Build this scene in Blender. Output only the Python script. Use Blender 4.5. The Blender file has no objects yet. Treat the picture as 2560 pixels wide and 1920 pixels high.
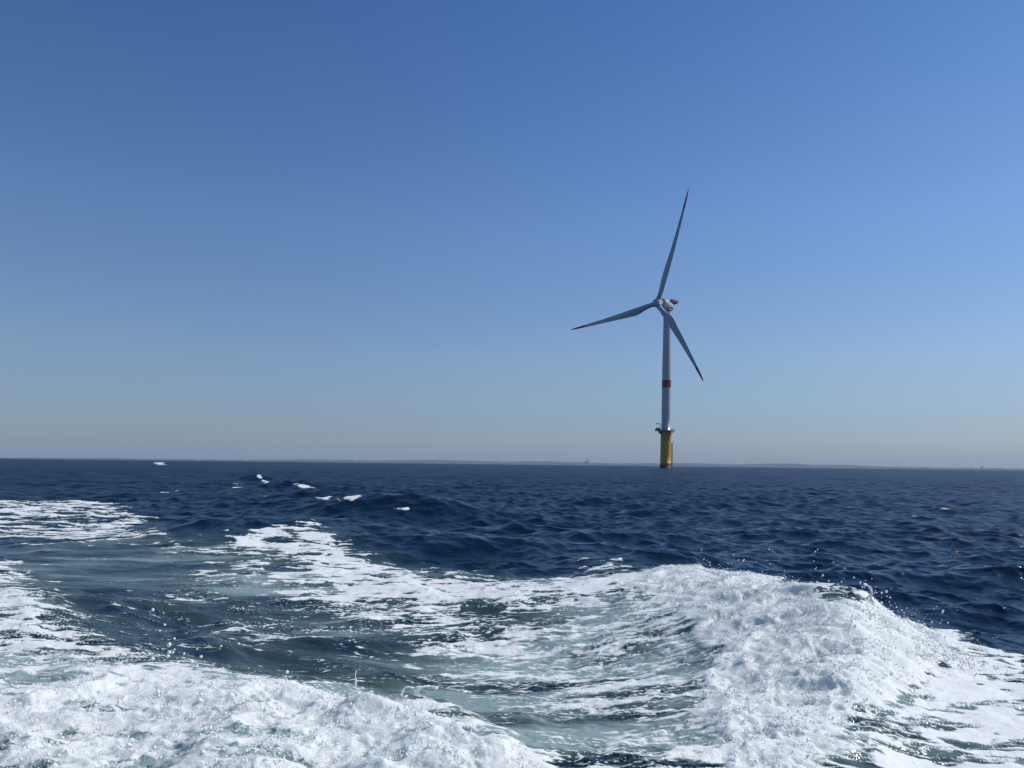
import bpy, bmesh, math, random
import numpy as np
from mathutils import Vector, Matrix
PI = math.pi
rad = math.radians
random.seed(7)
rng = np.random.default_rng(11)
S = bpy.context.scene

# ------------------------------------------------------------------ camera, sky, sun, exposure
EYE = 1.6
SUN_AZ, SUN_EL = rad(78), rad(47)            # azimuth to the right of the view direction (+y)
cam_data = bpy.data.cameras.new('camera')
cam = bpy.data.objects.new('camera', cam_data)
S.collection.objects.link(cam)
roll = rad(.67)
cam.matrix_world = Matrix(((math.cos(roll), -math.sin(roll), 0, 0), (0, 0, -1, 0), (math.sin(roll), math.cos(roll), 0, EYE), (0, 0, 0, 1)))
cam_data.sensor_width = 36
cam_data.lens = 36*1862/2560
cam_data.shift_y = 200.5/2560
cam_data.clip_start = .05
cam_data.clip_end = 60000
S.camera = cam

W = bpy.data.worlds.new('World')
S.world = W
W.use_nodes = True
wt = W.node_tree
wt.nodes.clear()
sky = wt.nodes.new('ShaderNodeTexSky')
sky.sky_type = 'NISHITA'
sky.sun_disc = False
sky.sun_elevation = SUN_EL
sky.sun_rotation = SUN_AZ
sky.altitude = 0
sky.air_density = 1.0
sky.dust_density = .6
sky.ozone_density = 2.0
tc = wt.nodes.new('ShaderNodeTexCoord')
sep = wt.nodes.new('ShaderNodeSeparateXYZ')
ramp = wt.nodes.new('ShaderNodeValToRGB')      # the camera's rendering of this sky: paler sea mist low down, deeper blue above
wt.links.new(tc.outputs['Generated'], sep.inputs[0])
wt.links.new(sep.outputs['Z'], ramp.inputs[0])
SKY_STOPS = [(0, (0.408, 0.480, 0.702)), (0.06, (0.452, 0.522, 0.673)), (0.138, (0.564, 0.632, 0.747)), (0.3, (0.537, 0.684, 0.870)), (0.53, (0.356, 0.556, 0.832)), (0.9, (0.312, 0.520, 0.832))]
el = ramp.color_ramp.elements
while len(el) < len(SKY_STOPS):
    el.new(.5)
for e, (p, c) in zip(el, SKY_STOPS):
    e.position = p
    e.color = (*c, 1)
mul = wt.nodes.new('ShaderNodeMix')
mul.data_type = 'RGBA'
mul.blend_type = 'MULTIPLY'
mul.inputs['Factor'].default_value = 1
bg = wt.nodes.new('ShaderNodeBackground')
bg.inputs['Strength'].default_value = .13
wo = wt.nodes.new('ShaderNodeOutputWorld')
wt.links.new(sky.outputs[0], mul.inputs['A'])
wt.links.new(ramp.outputs[0], mul.inputs['B'])
# the sky dims towards the side away from the sun
az = wt.nodes.new('ShaderNodeValToRGB')
az_in = wt.nodes.new('ShaderNodeMapRange')
az_in.inputs['From Min'].default_value = -1
az_in.inputs['From Max'].default_value = 1
wt.links.new(sep.outputs['X'], az_in.inputs['Value'])
wt.links.new(az_in.outputs['Result'], az.inputs[0])
for e, (p, k) in zip([az.color_ramp.elements[0], az.color_ramp.elements[1], az.color_ramp.elements.new(.5), az.color_ramp.elements.new(.5)], ((.19, .90), (.79, .89), (.5, 1.0), (.62, 1.0))):
    e.position = p
    e.color = (k, k, k, 1)
mul2 = wt.nodes.new('ShaderNodeVectorMath')
mul2.operation = 'SCALE'
wt.links.new(mul.outputs['Result'], mul2.inputs[0])
wt.links.new(az.outputs[0], mul2.inputs['Scale'])
wt.links.new(mul2.outputs[0], bg.inputs[0])
wt.links.new(bg.outputs[0], wo.inputs[0])

sun_data = bpy.data.lights.new('sun', 'SUN')
sun_data.energy = 3.9
sun_data.angle = rad(.5)
sun_data.color = (1, .97, .93)
sun = bpy.data.objects.new('sun', sun_data)
S.collection.objects.link(sun)
sun_dir = Vector((math.sin(SUN_AZ)*math.cos(SUN_EL), math.cos(SUN_AZ)*math.cos(SUN_EL), math.sin(SUN_EL)))
sun.rotation_euler = (-sun_dir).to_track_quat('-Z', 'Y').to_euler()
S.view_settings.view_transform = 'Standard'
S.view_settings.look = 'None'
S.view_settings.exposure = 0
S.view_settings.gamma = 1
S.render.engine = 'CYCLES'
S.cycles.use_denoising = True
S.cycles.max_bounces = 8
S.cycles.volume_bounces = 0
S.cycles.sample_clamp_indirect = 6

# ------------------------------------------------------------------ helpers
def link(name, me, mat=None, parent=None, smooth=False):
    o = bpy.data.objects.new(name, me)
    S.collection.objects.link(o)
    if mat is not None:
        me.materials.append(mat)
    if parent is not None:
        o.parent = parent
    if smooth:
        me.polygons.foreach_set('use_smooth', np.ones(len(me.polygons), dtype=bool))
    return o

def from_bm(name, bm, mat, parent=None, smooth=False):
    me = bpy.data.meshes.new(name)
    bmesh.ops.recalc_face_normals(bm, faces=bm.faces)
    bm.to_mesh(me)
    bm.free()
    return link(name, me, mat, parent, smooth)

def tag(o, label, cat, group=None):
    o['label'] = label
    o['category'] = cat
    if group:
        o['group'] = group
    return o

def thing(name, loc, label, cat, group=None):
    o = bpy.data.objects.new(name, None)
    S.collection.objects.link(o)
    o.location = loc
    return tag(o, label, cat, group)

def dup(root, loc, rotz=0, scale=1):
    r = root.copy()
    S.collection.objects.link(r)
    r.location = loc
    r.rotation_euler = (0, 0, rotz)
    r.scale = (scale,)*3 if not hasattr(scale, '__len__') else scale
    for ch in list(root.children):
        c = ch.copy()
        S.collection.objects.link(c)
        c.parent = r
    return r

def box(bm, x0, x1, y0, y1, z0, z1):
    m = Matrix.Translation(((x0+x1)/2, (y0+y1)/2, (z0+z1)/2)) @ Matrix.Diagonal((x1-x0, y1-y0, z1-z0, 1))
    bmesh.ops.create_cube(bm, size=1, matrix=m)

def tube(bm, pts, radii, n=8, caps=True):
    pts = [Vector(p) for p in pts]
    if not hasattr(radii, '__len__'):
        radii = [radii]*len(pts)
    rings = []
    for i, p in enumerate(pts):
        d = (pts[min(i+1, len(pts)-1)] - pts[max(i-1, 0)]).normalized()
        a = d.orthogonal().normalized() if i == 0 else (rings_a - d*rings_a.dot(d)).normalized()
        rings_a = a
        b = d.cross(a)
        rings.append([bm.verts.new(p + (a*math.cos(2*PI*k/n) + b*math.sin(2*PI*k/n))*radii[i]) for k in range(n)])
    for r0, r1 in zip(rings, rings[1:]):
        for k in range(n):
            bm.faces.new((r0[k], r0[(k+1) % n], r1[(k+1) % n], r1[k]))
    if caps:
        bm.faces.new(rings[0][::-1])
        bm.faces.new(rings[-1])

def lathe(bm, prof, n=48, M=None):
    """profile of (radius, height) turned round z"""
    M = M or Matrix()
    rings = []
    for r, z in prof:
        if r < 1e-4:
            rings.append([bm.verts.new(M @ Vector((0, 0, z)))])
        else:
            rings.append([bm.verts.new(M @ Vector((r*math.cos(2*PI*k/n), r*math.sin(2*PI*k/n), z))) for k in range(n)])
    for r0, r1 in zip(rings, rings[1:]):
        for k in range(n):
            a, b = k, (k+1) % n
            if len(r0) == 1:
                bm.faces.new((r0[0], r1[b], r1[a]))
            elif len(r1) == 1:
                bm.faces.new((r0[a], r0[b], r1[0]))
            else:
                bm.faces.new((r0[a], r0[b], r1[b], r1[a]))

def new_mat(name):
    m = bpy.data.materials.new(name)
    m.use_nodes = True
    nt = m.node_tree
    return m, nt, nt.nodes['Principled BSDF'], nt.links

def node(nt, kind, **kw):
    n = nt.nodes.new(kind)
    for k, v in kw.items():
        if k in n.inputs:
            n.inputs[k].default_value = v
        else:
            setattr(n, k, v)
    return n

def mathn(nt, op, a, b=None, c=None, clamp=False):
    n = nt.nodes.new('ShaderNodeMath')
    n.operation = op
    n.use_clamp = clamp
    for i, v in enumerate((a, b, c)):
        if v is None:
            continue
        if isinstance(v, (int, float)):
            n.inputs[i].default_value = v
        else:
            nt.links.new(v, n.inputs[i])
    return n.outputs[0]

def mixc(nt, fac, a, b):
    n = nt.nodes.new('ShaderNodeMix')
    n.data_type = 'RGBA'
    for sock, v in (('Factor', fac), ('A', a), ('B', b)):
        if isinstance(v, (int, float)):
            n.inputs[sock].default_value = v
        elif isinstance(v, tuple):
            n.inputs[sock].default_value = (*v, 1)
        else:
            nt.links.new(v, n.inputs[sock])
    return n.outputs['Result']

def smoothstep(nt, v, lo, hi):
    n = nt.nodes.new('ShaderNodeMapRange')
    n.interpolation_type = 'SMOOTHSTEP'
    n.inputs['From Min'].default_value = lo
    n.inputs['From Max'].default_value = hi
    nt.links.new(v, n.inputs['Value'])
    return n.outputs['Result']

def paint(name, col, rough=.4, var=.08, scale=.4, streak=True, metal=0):
    """painted steel with faint weathering of its own"""
    m, nt, b, L = new_mat(name)
    tcn = node(nt, 'ShaderNodeTexCoord')
    mp = node(nt, 'ShaderNodeMapping')
    mp.inputs['Scale'].default_value = (1, 1, .12 if streak else 1)
    L.new(tcn.outputs['Object'], mp.inputs[0])
    nz = node(nt, 'ShaderNodeTexNoise', Scale=scale, Detail=5.0)
    L.new(mp.outputs[0], nz.inputs['Vector'])
    lo = tuple(c*(1-var*2) for c in col)
    L.new(mixc(nt, nz.outputs[0], lo, tuple(min(1, c*(1+var)) for c in col)), b.inputs['Base Color'])
    b.inputs['Roughness'].default_value = rough
    b.inputs['Metallic'].default_value = metal
    return m

# ------------------------------------------------------------------ gradient noise
_G = np.stack([np.cos(np.arange(256)*2*PI/256), np.sin(np.arange(256)*2*PI/256)]).astype(np.float32)
_P = np.concatenate([np.random.default_rng(3).permutation(256)]*2).astype(np.int32)
def perlin(x, y, seed=0):
    xi = np.floor(x).astype(np.int32)
    yi = np.floor(y).astype(np.int32)
    fx = (x - xi).astype(np.float32)
    fy = (y - yi).astype(np.float32)
    u = fx*fx*fx*(fx*(fx*6-15)+10)
    v = fy*fy*fy*(fy*(fy*6-15)+10)
    def g(ix, iy, dx, dy):
        h = _P[_P[(ix + seed*17) & 255] + ((iy + seed*31) & 255)]
        return _G[0][h]*dx + _G[1][h]*dy
    a = g(xi, yi, fx, fy)
    b = g(xi+1, yi, fx-1, fy)
    c = g(xi, yi+1, fx, fy-1)
    d = g(xi+1, yi+1, fx-1, fy-1)
    return ((a+u*(b-a)) + v*((c+u*(d-c)) - (a+u*(b-a))))*1.5
def fbm(x, y, octaves, seed=0, gain=.5, lac=2.03):
    t = np.zeros(x.shape, np.float32)
    a, n = 1., 0.
    for k in range(octaves):
        t += a*perlin(x*lac**k + 5.3*k, y*lac**k - 3.7*k, seed+k)
        n += a*a
        a *= gain
    return t/math.sqrt(n)
def sstep(x, lo, hi):
    t = np.clip((x-lo)/(hi-lo), 0, 1)
    return t*t*(3-2*t)

# --- large shapes of the sea surface, in metres (x right, y away from the boat's stern) ---
BUMPS = [  # x, y, height, sigma along, sigma across, rotation in degrees of the long axis
    (-4.4, 15.8, .43, 2.0, 1.5, 0), (-6.4, 15.2, .10, 1.3, 1.3, 0), (-2.1, 13.6, .13, .9, .8, -25),
    (-3.4, 22.5, .60, 2.3, .75, -12), (-1.8, 17.6, -.18, 2.4, 1.0, 0), (-.5, 11.4, -.08, 1.9, 1.2, 0), (-.2, 13.9, .19, 1.2, .38, 12), (-.6, 17.8, .24, 1.6, .4, 5),
    (2.8, 12.2, .25, .55, .28, -8), (3.2, 11.2, .12, .7, .35, -20), (-.8, 7.2, -.12, 2.1, 1.4, 0), (-5.0, 8.3, .07, 1.3, 2.0, -30),
    (6.3, 10.5, .19, 1.5, .40, 4), (-21, 61, .55, 1.5, .9, -35), (-15.5, 52, .40, 1.6, .9, -30), (-13, 45, .50, 2.0, .8, -28),
    (-8.2, 31.5, .42, 2.2, .6, -22), (-6.3, 25.5, .50, 3.2, .9, -25), (-12.0, 34, .2, 1.6, .8, 0), (-7.5, 27, -.12, 2.5, 1.5, 0),
    (-144, 300, .45, 6, 5, 0), (-137, 300, .5, 4, 5, 0), (-21, 22, .06, 5, 3, 0), (1.7, 16.5, .1, 1.2, .5, 8),
]
LUMPS = []
_r = random.Random(5)
for _k in range(40):      # billowing lumps of froth along the heap at the stern
    _t = _r.random()**.6
    _s = _r.uniform(.06, .19)
    LUMPS.append((-3.2+3.4*_t+_r.gauss(0, .15), 4.85-1.0*_t**2.5+_r.gauss(-.25, .35), _s*_r.uniform(.3, .62), _s*_r.uniform(1, 2), _s, _r.uniform(-50, 10)))
for _k in range(14):      # and along the breaking wave
    _t = _r.random()
    _s = _r.uniform(.07, .25)
    LUMPS.append((2.1+.8*_t+_r.gauss(-.5, .22), 9.5-3.6*_t+_r.gauss(0, .2), _s*_r.uniform(.1, .35), _s*_r.uniform(1, 1.8), _s, _r.uniform(-60, 60)))
RIDGES = [  # x, y, height along the line; width on the left and on the right side
    ([(2.0, 13.6, .08), (2.2, 12.0, .14), (2.35, 9.6, .17), (2.85, 8.1, .15), (3.0, 6.95, .22), (3.2, 6.25, .12), (3.6, 5.85, .05)], 1.15, .38),
    ([(3.0, 6.8, .24), (2.45, 5.6, .22), (1.95, 4.7, .14), (1.6, 3.9, .10), (1.4, 3.2, .06)], .75, .30),
    ([(-4.6, 5.3, .02), (-3.4, 5.05, .02), (-2.0, 4.85, .035), (-.75, 4.5, .10), (-.15, 3.85, .08), (.25, 3.2, .07)], 1.3, .28),
]
def macro(x, y):
    h = np.zeros_like(x)
    hl = np.zeros_like(x)
    for i, (bx, by, a, sl, sa, rot) in enumerate(BUMPS + LUMPS):
        c, s = math.cos(math.radians(rot)), math.sin(math.radians(rot))
        u, v = (x-bx)*c + (y-by)*s, -(x-bx)*s + (y-by)*c
        g = a*np.exp(-.5*((u/sl)**2 + (v/sa)**2))
        if i < len(BUMPS):
            h += g
        else:
            hl = np.maximum(hl, g)
    for pts, wl, wr in RIDGES:
        best = np.zeros_like(x)
        for (x0, y0, h0), (x1, y1, h1) in zip(pts, pts[1:]):
            dx, dy = x1-x0, y1-y0
            L2 = dx*dx + dy*dy
            t = np.clip(((x-x0)*dx + (y-y0)*dy)/L2, 0, 1)
            ex, ey = x-(x0+t*dx), y-(y0+t*dy)
            d = np.hypot(ex, ey)
            side = (ex*dy - ey*dx)/math.sqrt(L2)          # negative: right hand of a line coming towards the camera
            k = 1/(1+np.exp(np.clip(side/.12, -30, 30)))
            w = wl*(1-k) + wr*k
            best = np.maximum(best, (h0+t*(h1-h0))*np.exp(-.5*(d/w)**2))
        h += best
    return h + hl
# foam cover, edge softness, how lumpy it is, outline on the water in metres
FOAM_PATCHES = [
    (0.6, 0.9, 0.1, [(-25.66, 26.86), (-18.35, 26.72), (-16.64, 28.2), (-13.59, 26.4), (-10.6, 21.14), (-8.91, 19.11), (-8.7, 17.08), (-6.56, 14.23), (-5.63, 13.84), (-6.05, 13.29), (-6.95, 13.66), (-7.83, 14.1), (-8.93, 13.88), (-9.47, 13.81), (-12.36, 12.95)]),
    (0.6, 0.7, 0.34, [(-5.93, 13.66), (-5.44, 14.12), (-4.59, 14.78), (-4.01, 15.28), (-3.59, 14.9), (-3.13, 14.29), (-2.72, 13.4), (-2.46, 12.83), (-1.91, 12.2), (-1.39, 11.88), (-0.57, 11.01), (0.31, 10.91), (0.98, 11.2), (1.68, 11.88), (1.88, 11.74), (1.96, 10.61), (2.8, 11.04), (2.66, 8.65), (1.7, 7.45), (0.96, 7.95), (0.11, 8.13), (-0.51, 7.66), (-1.09, 7.39), (-1.76, 7.72), (-2.5, 8.39), (-3.2, 9.36), (-3.87, 10.64), (-5.06, 12.44)]),
    (0.76, 0.5, 0.36, [(-4.75, 13.86), (-3.96, 14.78), (-3.36, 14.27), (-2.74, 12.83), (-2.16, 11.93), (-1.12, 10.61), (0.34, 10.07), (1.77, 10.2), (1.77, 8.82), (0.59, 8.88), (-0.44, 8.62), (-1.43, 8.99), (-2.45, 9.58), (-3.48, 11.22)]),
    (0.36, 1.0, 0.1, [(-6.4, 12.98), (-5.75, 13.43), (-3.75, 11.13), (-2.44, 8.82), (-1.09, 7.39), (-0.31, 7.74), (-0.09, 6.9), (-1.32, 6.56), (-2.42, 6.69), (-3.19, 7.47), (-4.35, 9.04)]),
    (0.26, 1.2, 0.05, [(-9.75, 13.19), (-6.47, 12.98), (-2.71, 8.75), (0.1, 7.87), (1.49, 6.51), (1.14, 4.98), (-0.49, 5.25), (-1.77, 5.74), (-3.38, 6.46), (-5.22, 8.63), (-7.99, 10.81)]),
    (1.0, 0.45, 1.0, [(1.79, 10.64), (2.67, 10.73), (3.3, 10.71), (3.76, 10.39), (2.89, 6.54), (3.98, 7.6), (4.03, 6.67), (4.02, 6.26), (3.11, 5.49), (2.34, 4.7), (1.89, 4.05), (1.71, 3.75), (1.22, 2.79), (0.73, 2.53), (0.9, 3.72), (1.13, 4.49), (1.18, 5.17), (1.58, 6.06), (1.54, 7.64), (1.16, 8.84)]),
    (0.62, 0.5, 0.6, [(0.11, 8.13), (1.21, 8.22), (1.78, 6.83), (1.38, 5.07), (1.04, 3.82), (0.59, 3.84), (0.57, 4.64), (0.96, 4.87), (0.71, 5.85), (0.09, 6.57), (-0.44, 6.6), (-1.07, 7.23)]),
    (0.75, 0.25, 0.14, [(3.07, 5.58), (4.03, 6.5), (4.36, 6.31), (6.05, 6.17), (2.91, 2.67), (1.12, 2.57), (1.71, 3.75), (2.07, 4.39), (2.67, 5.15)]),
    (0.64, 0.4, 0.4, [(-11.72, 13.01), (-8.4, 12.25), (-7.52, 11.5), (-6.28, 9.85), (-5.1, 8.14), (-4.26, 7.17), (-3.61, 6.63), (-3.15, 6.21), (-2.41, 5.65), (-1.95, 5.39), (-2.39, 5.1), (-3.01, 5.22), (-3.54, 5.17), (-4.28, 4.77)]),
    (0.88, 0.5, 0.85, [(-5.07, 5.04), (-3.44, 5.04), (-3.28, 5.43), (-2.78, 5.31), (-2.53, 5.51), (-1.81, 5.41), (-1.11, 5.56), (-0.89, 5.29), (-0.63, 5.46), (-0.35, 4.59), (-0.09, 3.97), (0.26, 3.79), (0.42, 3.38), (0.45, 2.51), (-2.97, 2.55)]),
    (0.4, 0.4, 0.42, [(-0.34, 5.14), (0.07, 5.04), (0.63, 5.17), (1.22, 4.77), (0.96, 3.72), (0.58, 2.51), (0.41, 2.73), (0.26, 3.81), (-0.09, 4.0)]),
    (0.22, 1.2, 0.0, [(-1.51, 11.9), (-0.86, 12.64), (-0.2, 13.54), (0.09, 13.57), (-0.33, 13.05), (-0.96, 12.11), (-1.35, 11.59)]),
    (0.6, 0.7, 0.5, [(-0.87, 7.24), (1.0, 8.34), (2.21, 8.49), (1.09, 3.71), (0.73, 2.53), (0.27, 2.73), (0.12, 3.76), (0.44, 4.57), (-0.07, 5.27), (-0.7, 5.87)]),
    (0.66, 0.6, 0.45, [(-9.08, 10.73), (-6.1, 9.66), (-4.0, 6.92), (-2.74, 5.97), (-1.91, 5.7), (-1.15, 5.71), (-1.04, 5.18), (-2.24, 4.78), (-3.79, 4.49)]),
    (0.46, 0.7, 0.15, [(-12.14, 14.32), (-9.37, 14.32), (-7.87, 14.25), (-6.59, 14.31), (-5.6, 13.77), (-4.15, 12.53), (-3.76, 10.67), (-5.07, 11.84), (-6.66, 12.69), (-8.24, 13.26), (-10.39, 12.27)]),
    (0.24, 2.0, 0.1, [(-22.51, 60.77), (-13.98, 44.91), (-10.98, 42.67), (-4.13, 22.05), (-4.47, 21.99), (-7.17, 25.72), (-14.42, 42.0)]),
    (0.7, 0.5, 0.3, [(-11.57, 32.58), (-11.35, 33.06), (-10.51, 32.03), (-10.48, 31.53), (-11.12, 31.91)]),
    (1.1, 0.6, 0.25, [(-20.91, 60.3), (-20.29, 59.82), (-17.22, 51.77), (-17.22, 51.36), (-19.91, 58.42), (-20.59, 59.66)]),
    (0.85, 0.35, 0.25, [(-13.63, 44.56), (-13.04, 44.21), (-12.17, 43.63), (-11.46, 43.35), (-11.33, 42.95), (-11.99, 43.0), (-12.53, 43.12), (-13.13, 43.86)]),
    (0.85, 0.3, 0.25, [(-8.41, 31.08), (-7.94, 30.87), (-6.0, 24.75), (-6.1, 24.5), (-6.55, 25.21)]),
    (0.72, 0.3, 0.25, [(-6.01, 24.69), (-5.0, 22.67), (-6.24, 30.47), (-4.36, 22.61), (-4.58, 22.37), (-5.2, 22.58)]),
    (0.95, 0.25, 0.25, [(-3.5, 21.45), (-3.34, 21.56), (-3.07, 21.56), (-3.01, 21.36), (-3.25, 21.36)]),
    (0.42, 1.0, 0.1, [(-23.17, 60.37), (-20.36, 55.79), (-15.7, 44.68), (-15.67, 42.95), (-18.98, 49.83)]),
    (0.4, 1.5, 0.1, [(-16.46, 35.68), (-13.72, 32.8), (-12.19, 31.57), (-12.17, 30.67), (-13.63, 31.37)]),
    (0.34, 3.0, 0.1, [(-39.06, 77.41), (-35.38, 74.91), (-31.75, 70.42), (-30.74, 65.07)]),
    (0.36, 1.5, 0.1, [(-18.17, 37.21), (-16.82, 38.71), (-15.82, 36.87), (-16.01, 34.71)]),
    (1.0, 6, 0.25, [(-139.94, 292.14), (-141.37, 299.14), (-137.85, 296.4), (-119.24, 255.81), (-110.21, 232.7)]),
]
AERATED_PATCHES = [
    (0.85, 0.8, 0, [(-7.0, 13.75), (-5.23, 13.57), (-3.74, 14.55), (-2.62, 12.95), (-1.05, 11.06), (1.29, 10.75), (2.51, 9.89), (2.9, 5.84), (2.9, 5.27), (5.96, 5.77), (2.77, 2.66), (-2.97, 2.55), (-4.82, 5.06), (-9.21, 11.61), (-8.68, 12.66), (-8.62, 13.19)]),
    (-0.45, 0.7, 0, [(-5.18, 8.63), (-4.7, 8.97), (-3.04, 8.89), (-1.82, 7.14), (-0.97, 6.59), (-0.39, 5.87), (-1.15, 5.71), (-2.1, 5.8), (-3.28, 6.47), (-4.31, 7.33)]),
    (0.65, 0.6, 0, [(-0.1, 7.24), (1.91, 8.39), (2.65, 5.97), (2.21, 4.68), (1.01, 2.56), (0.04, 2.51), (-0.17, 4.44), (-0.54, 5.74)]),
    (0.5, 0.5, 0, [(-5.89, 5.85), (-3.11, 5.94), (-1.12, 5.59), (-0.17, 4.44), (0.42, 3.38), (0.45, 2.51), (-2.97, 2.55)]),
]

# ------------------------------------------------------------------ the sea
def inside(poly, x, y):
    """signed distance to an outline, positive inside"""
    d = np.full(x.shape, 1e9, np.float32)
    odd = np.zeros(x.shape, bool)
    for (x0, y0), (x1, y1) in zip(poly, poly[1:] + poly[:1]):
        dx, dy = x1-x0, y1-y0
        t = np.clip(((x-x0)*dx + (y-y0)*dy)/(dx*dx+dy*dy+1e-9), 0, 1)
        d = np.minimum(d, (x-x0-t*dx)**2 + (y-y0-t*dy)**2)
        if dy:
            odd ^= ((y0 > y) != (y1 > y)) & (x < (x1-x0)*(y-y0)/dy + x0)
    d = np.sqrt(d)
    return np.where(odd, d, -d)

def build_radii():
    r = list(np.geomspace(.3, 3.0, 24))
    while r[-1] < 620:
        r.append(r[-1] + .0120*(max(r[-1], 3.6)/5)**1.27)
    r += list(np.geomspace(r[-1]*1.02, 13000, 60))
    return np.array(r)
def build_angles():
    front = np.linspace(rad(-43), rad(43), 1150)
    step = front[1]-front[0]
    side, s = [], step
    a = front[-1]
    while a < PI - .05:
        s = min(s*1.35, .14)
        a += s
        side.append(a)
    side = [q for q in side if q < PI-.04]
    return np.concatenate([-np.array(side[::-1]), front, side, [PI]])

RS, TH = build_radii(), build_angles()
NR, NT = len(RS), len(TH)
rr, tt = np.meshgrid(RS, TH, indexing='ij')
X = (rr*np.sin(tt)).ravel()
Y = (rr*np.cos(tt)).ravel()
R = rr.ravel()
spacing = np.gradient(RS)[:, None]*np.ones((1, NT))
spacing = np.maximum(spacing, rr*np.abs(np.gradient(TH))[None, :]*.8).ravel()
N = len(X)

# foam cover, lumpiness and aeration, on the near water only
near = np.where((R < 420) & (Y > 1.5))[0]
xn, yn = X[near], Y[near]
sc = np.clip(R[near]/9, .6, 6)
wx = xn + .30*sc*fbm(xn*.9/sc, yn*.9/sc, 4, 5)*.6
wy = yn + .30*sc*fbm(xn*.9/sc, yn*.9/sc, 4, 15)*.6
dens = np.zeros(len(near), np.float32)
lump = np.zeros(len(near), np.float32)
for d, soft, lp, poly in FOAM_PATCHES:
    px, py = [p[0] for p in poly], [p[1] for p in poly]
    m = (xn > min(px)-3-soft) & (xn < max(px)+3+soft) & (yn > min(py)-3-soft) & (yn < max(py)+3+soft)
    if not m.any():
        continue
    sd = inside(poly, wx[m], wy[m])
    k = sstep(sd, -soft, soft*.8)
    dens[m] = np.maximum(dens[m], d*k)
    lump[m] = np.maximum(lump[m], lp*k)
aer = np.zeros(len(near), np.float32)
for d, soft, lp, poly in AERATED_PATCHES:
    aer += d*sstep(inside(poly, wx, wy), -soft, soft)
# threads and holes of the foam: noise drawn out along x, where the boat's wash drags it
st = 1.0
def streaks(x, y, s, ax, seed, oct=4):
    qx, qy = x/(s*ax), y/s
    qx = qx + .35*fbm(qx*.7, qy*.7, 2, seed+40)
    qy = qy + .35*fbm(qx*.7, qy*.7, 2, seed+50)
    return fbm(qx, qy, oct, seed)
lod = np.log2(np.clip(R[near]/10, 1, 15.9))                 # far foam only shows its larger patches
def far_streaks(s_, ax_, seed, oct=4):
    t = np.zeros(len(xn), np.float32)
    for k in range(5):
        w_ = np.clip(1 - np.abs(lod-k), 0, 1)
        m_ = (w_ > 0) & (dens + aer > .001)
        if m_.any():
            t[m_] += w_[m_]*streaks(xn[m_], yn[m_], s_*2**k, ax_, seed+k*7, oct)
    return t/np.sqrt(np.maximum((np.clip(1-np.abs(lod-np.floor(lod)), 0, 1))**2 + (lod-np.floor(lod))**2, .4))
lacy = 1 - 2.4*np.abs(far_streaks(.30, 2.5, 60, 3))     # thin threads where two cells meet
body = far_streaks(.20, 3.1, 70, 5)
fine = far_streaks(.050, 3.2, 90, 3)
broad = streaks(xn, yn, 1.1, 1.6, 95, 3)
pat = .50*body + .36*lacy + .34*fine + .38*broad - .10
cover = dens*2.1 - 1.22 + pat*(1.25 - .65*np.clip(dens-.75, 0, .3)/.3)
milky = np.zeros(len(near), np.float32)                    # where the wash is churned to a pale emulsion its edges blur
for d, soft, lp, poly in AERATED_PATCHES[2:]:
    milky = np.maximum(milky, sstep(inside(poly, wx, wy), -soft, soft))
foam_n = sstep(cover, -.16-.24*milky, .46+.34*milky)*sstep(dens, .02, .14)
# long thin threads of foam drawn out across the trough behind the boat
aq = np.clip(aer, 0, 1)
for s_, ax_, sd_, th in ((.10, 7, 130, .045), (.22, 6, 140, .035), (.055, 6, 150, .06)):
    q = np.abs(far_streaks(s_, ax_, sd_, 3))
    brk = sstep(streaks(xn, yn, .5, 2.2, sd_+5, 3) + 1.1*(dens-.20), -.15, .65)
    thread = sstep(q, th*2.2, th*.4)*brk*np.clip(aq*1.2 + dens, 0, 1)*(1-sstep(R[near], 8.5, 14))
    foam_n = np.maximum(foam_n, .80*thread)
# green-grey water full of fine bubbles, in broad smears
smear = streaks(xn, yn, .55, 4.0, 120, 5)
aer_n = np.clip(aer*(.60 + .80*smear), 0, 1)

H = macro(X, Y)
# wind sea: many small wave trains, only those that the mesh can carry at that distance
DX, DY, DZ = np.zeros(N), np.zeros(N), np.zeros(N)
gust = np.ones(N)
g_ = fbm(X/23, Y/23, 3, 200)
gust = np.clip(1 + .35*g_, .4, 1.6)
smooth_wake = np.ones(N)
smooth_wake[near] = 1 - .75*np.clip(np.maximum(dens*1.2, np.clip(aer, 0, 1)), 0, 1)*(R[near] < 40)
unres = np.zeros(N)
NW = 84
lam = np.geomspace(.13, 9.0, NW)*rng.uniform(.93, 1.07, NW)
for L_ in lam:
    a = rng.normal(rad(205), rad(48))
    kx, ky = math.sin(a)*2*PI/L_, math.cos(a)*2*PI/L_
    slope = .049 if .35 < L_ < 1.3 else (.044 if L_ < .35 else .049*(1.3/L_)**.9)
    slope *= rng.uniform(.6, 1.3)
    w = sstep(L_/spacing, 2.0, 3.4)
    unres += .5*slope**2*(1-w**2)
    ph = rng.uniform(0, 2*PI)
    A = slope*L_/(2*PI)
    mk = w > 0
    amp = A*w[mk]*gust[mk]*(smooth_wake[mk] if L_ < 3 else 1)
    arg = kx*X[mk] + ky*Y[mk] + ph
    # bend the crests a little so that no train runs straight across
    DZ[mk] += amp*np.cos(arg + 1.3*g_[mk])
    q = amp*np.sin(arg + 1.3*g_[mk])*.9
    DX[mk] -= q*math.sin(a)
    DY[mk] -= q*math.cos(a)
Z = H + DZ
PX, PY = X + DX, Y + DY

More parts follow.
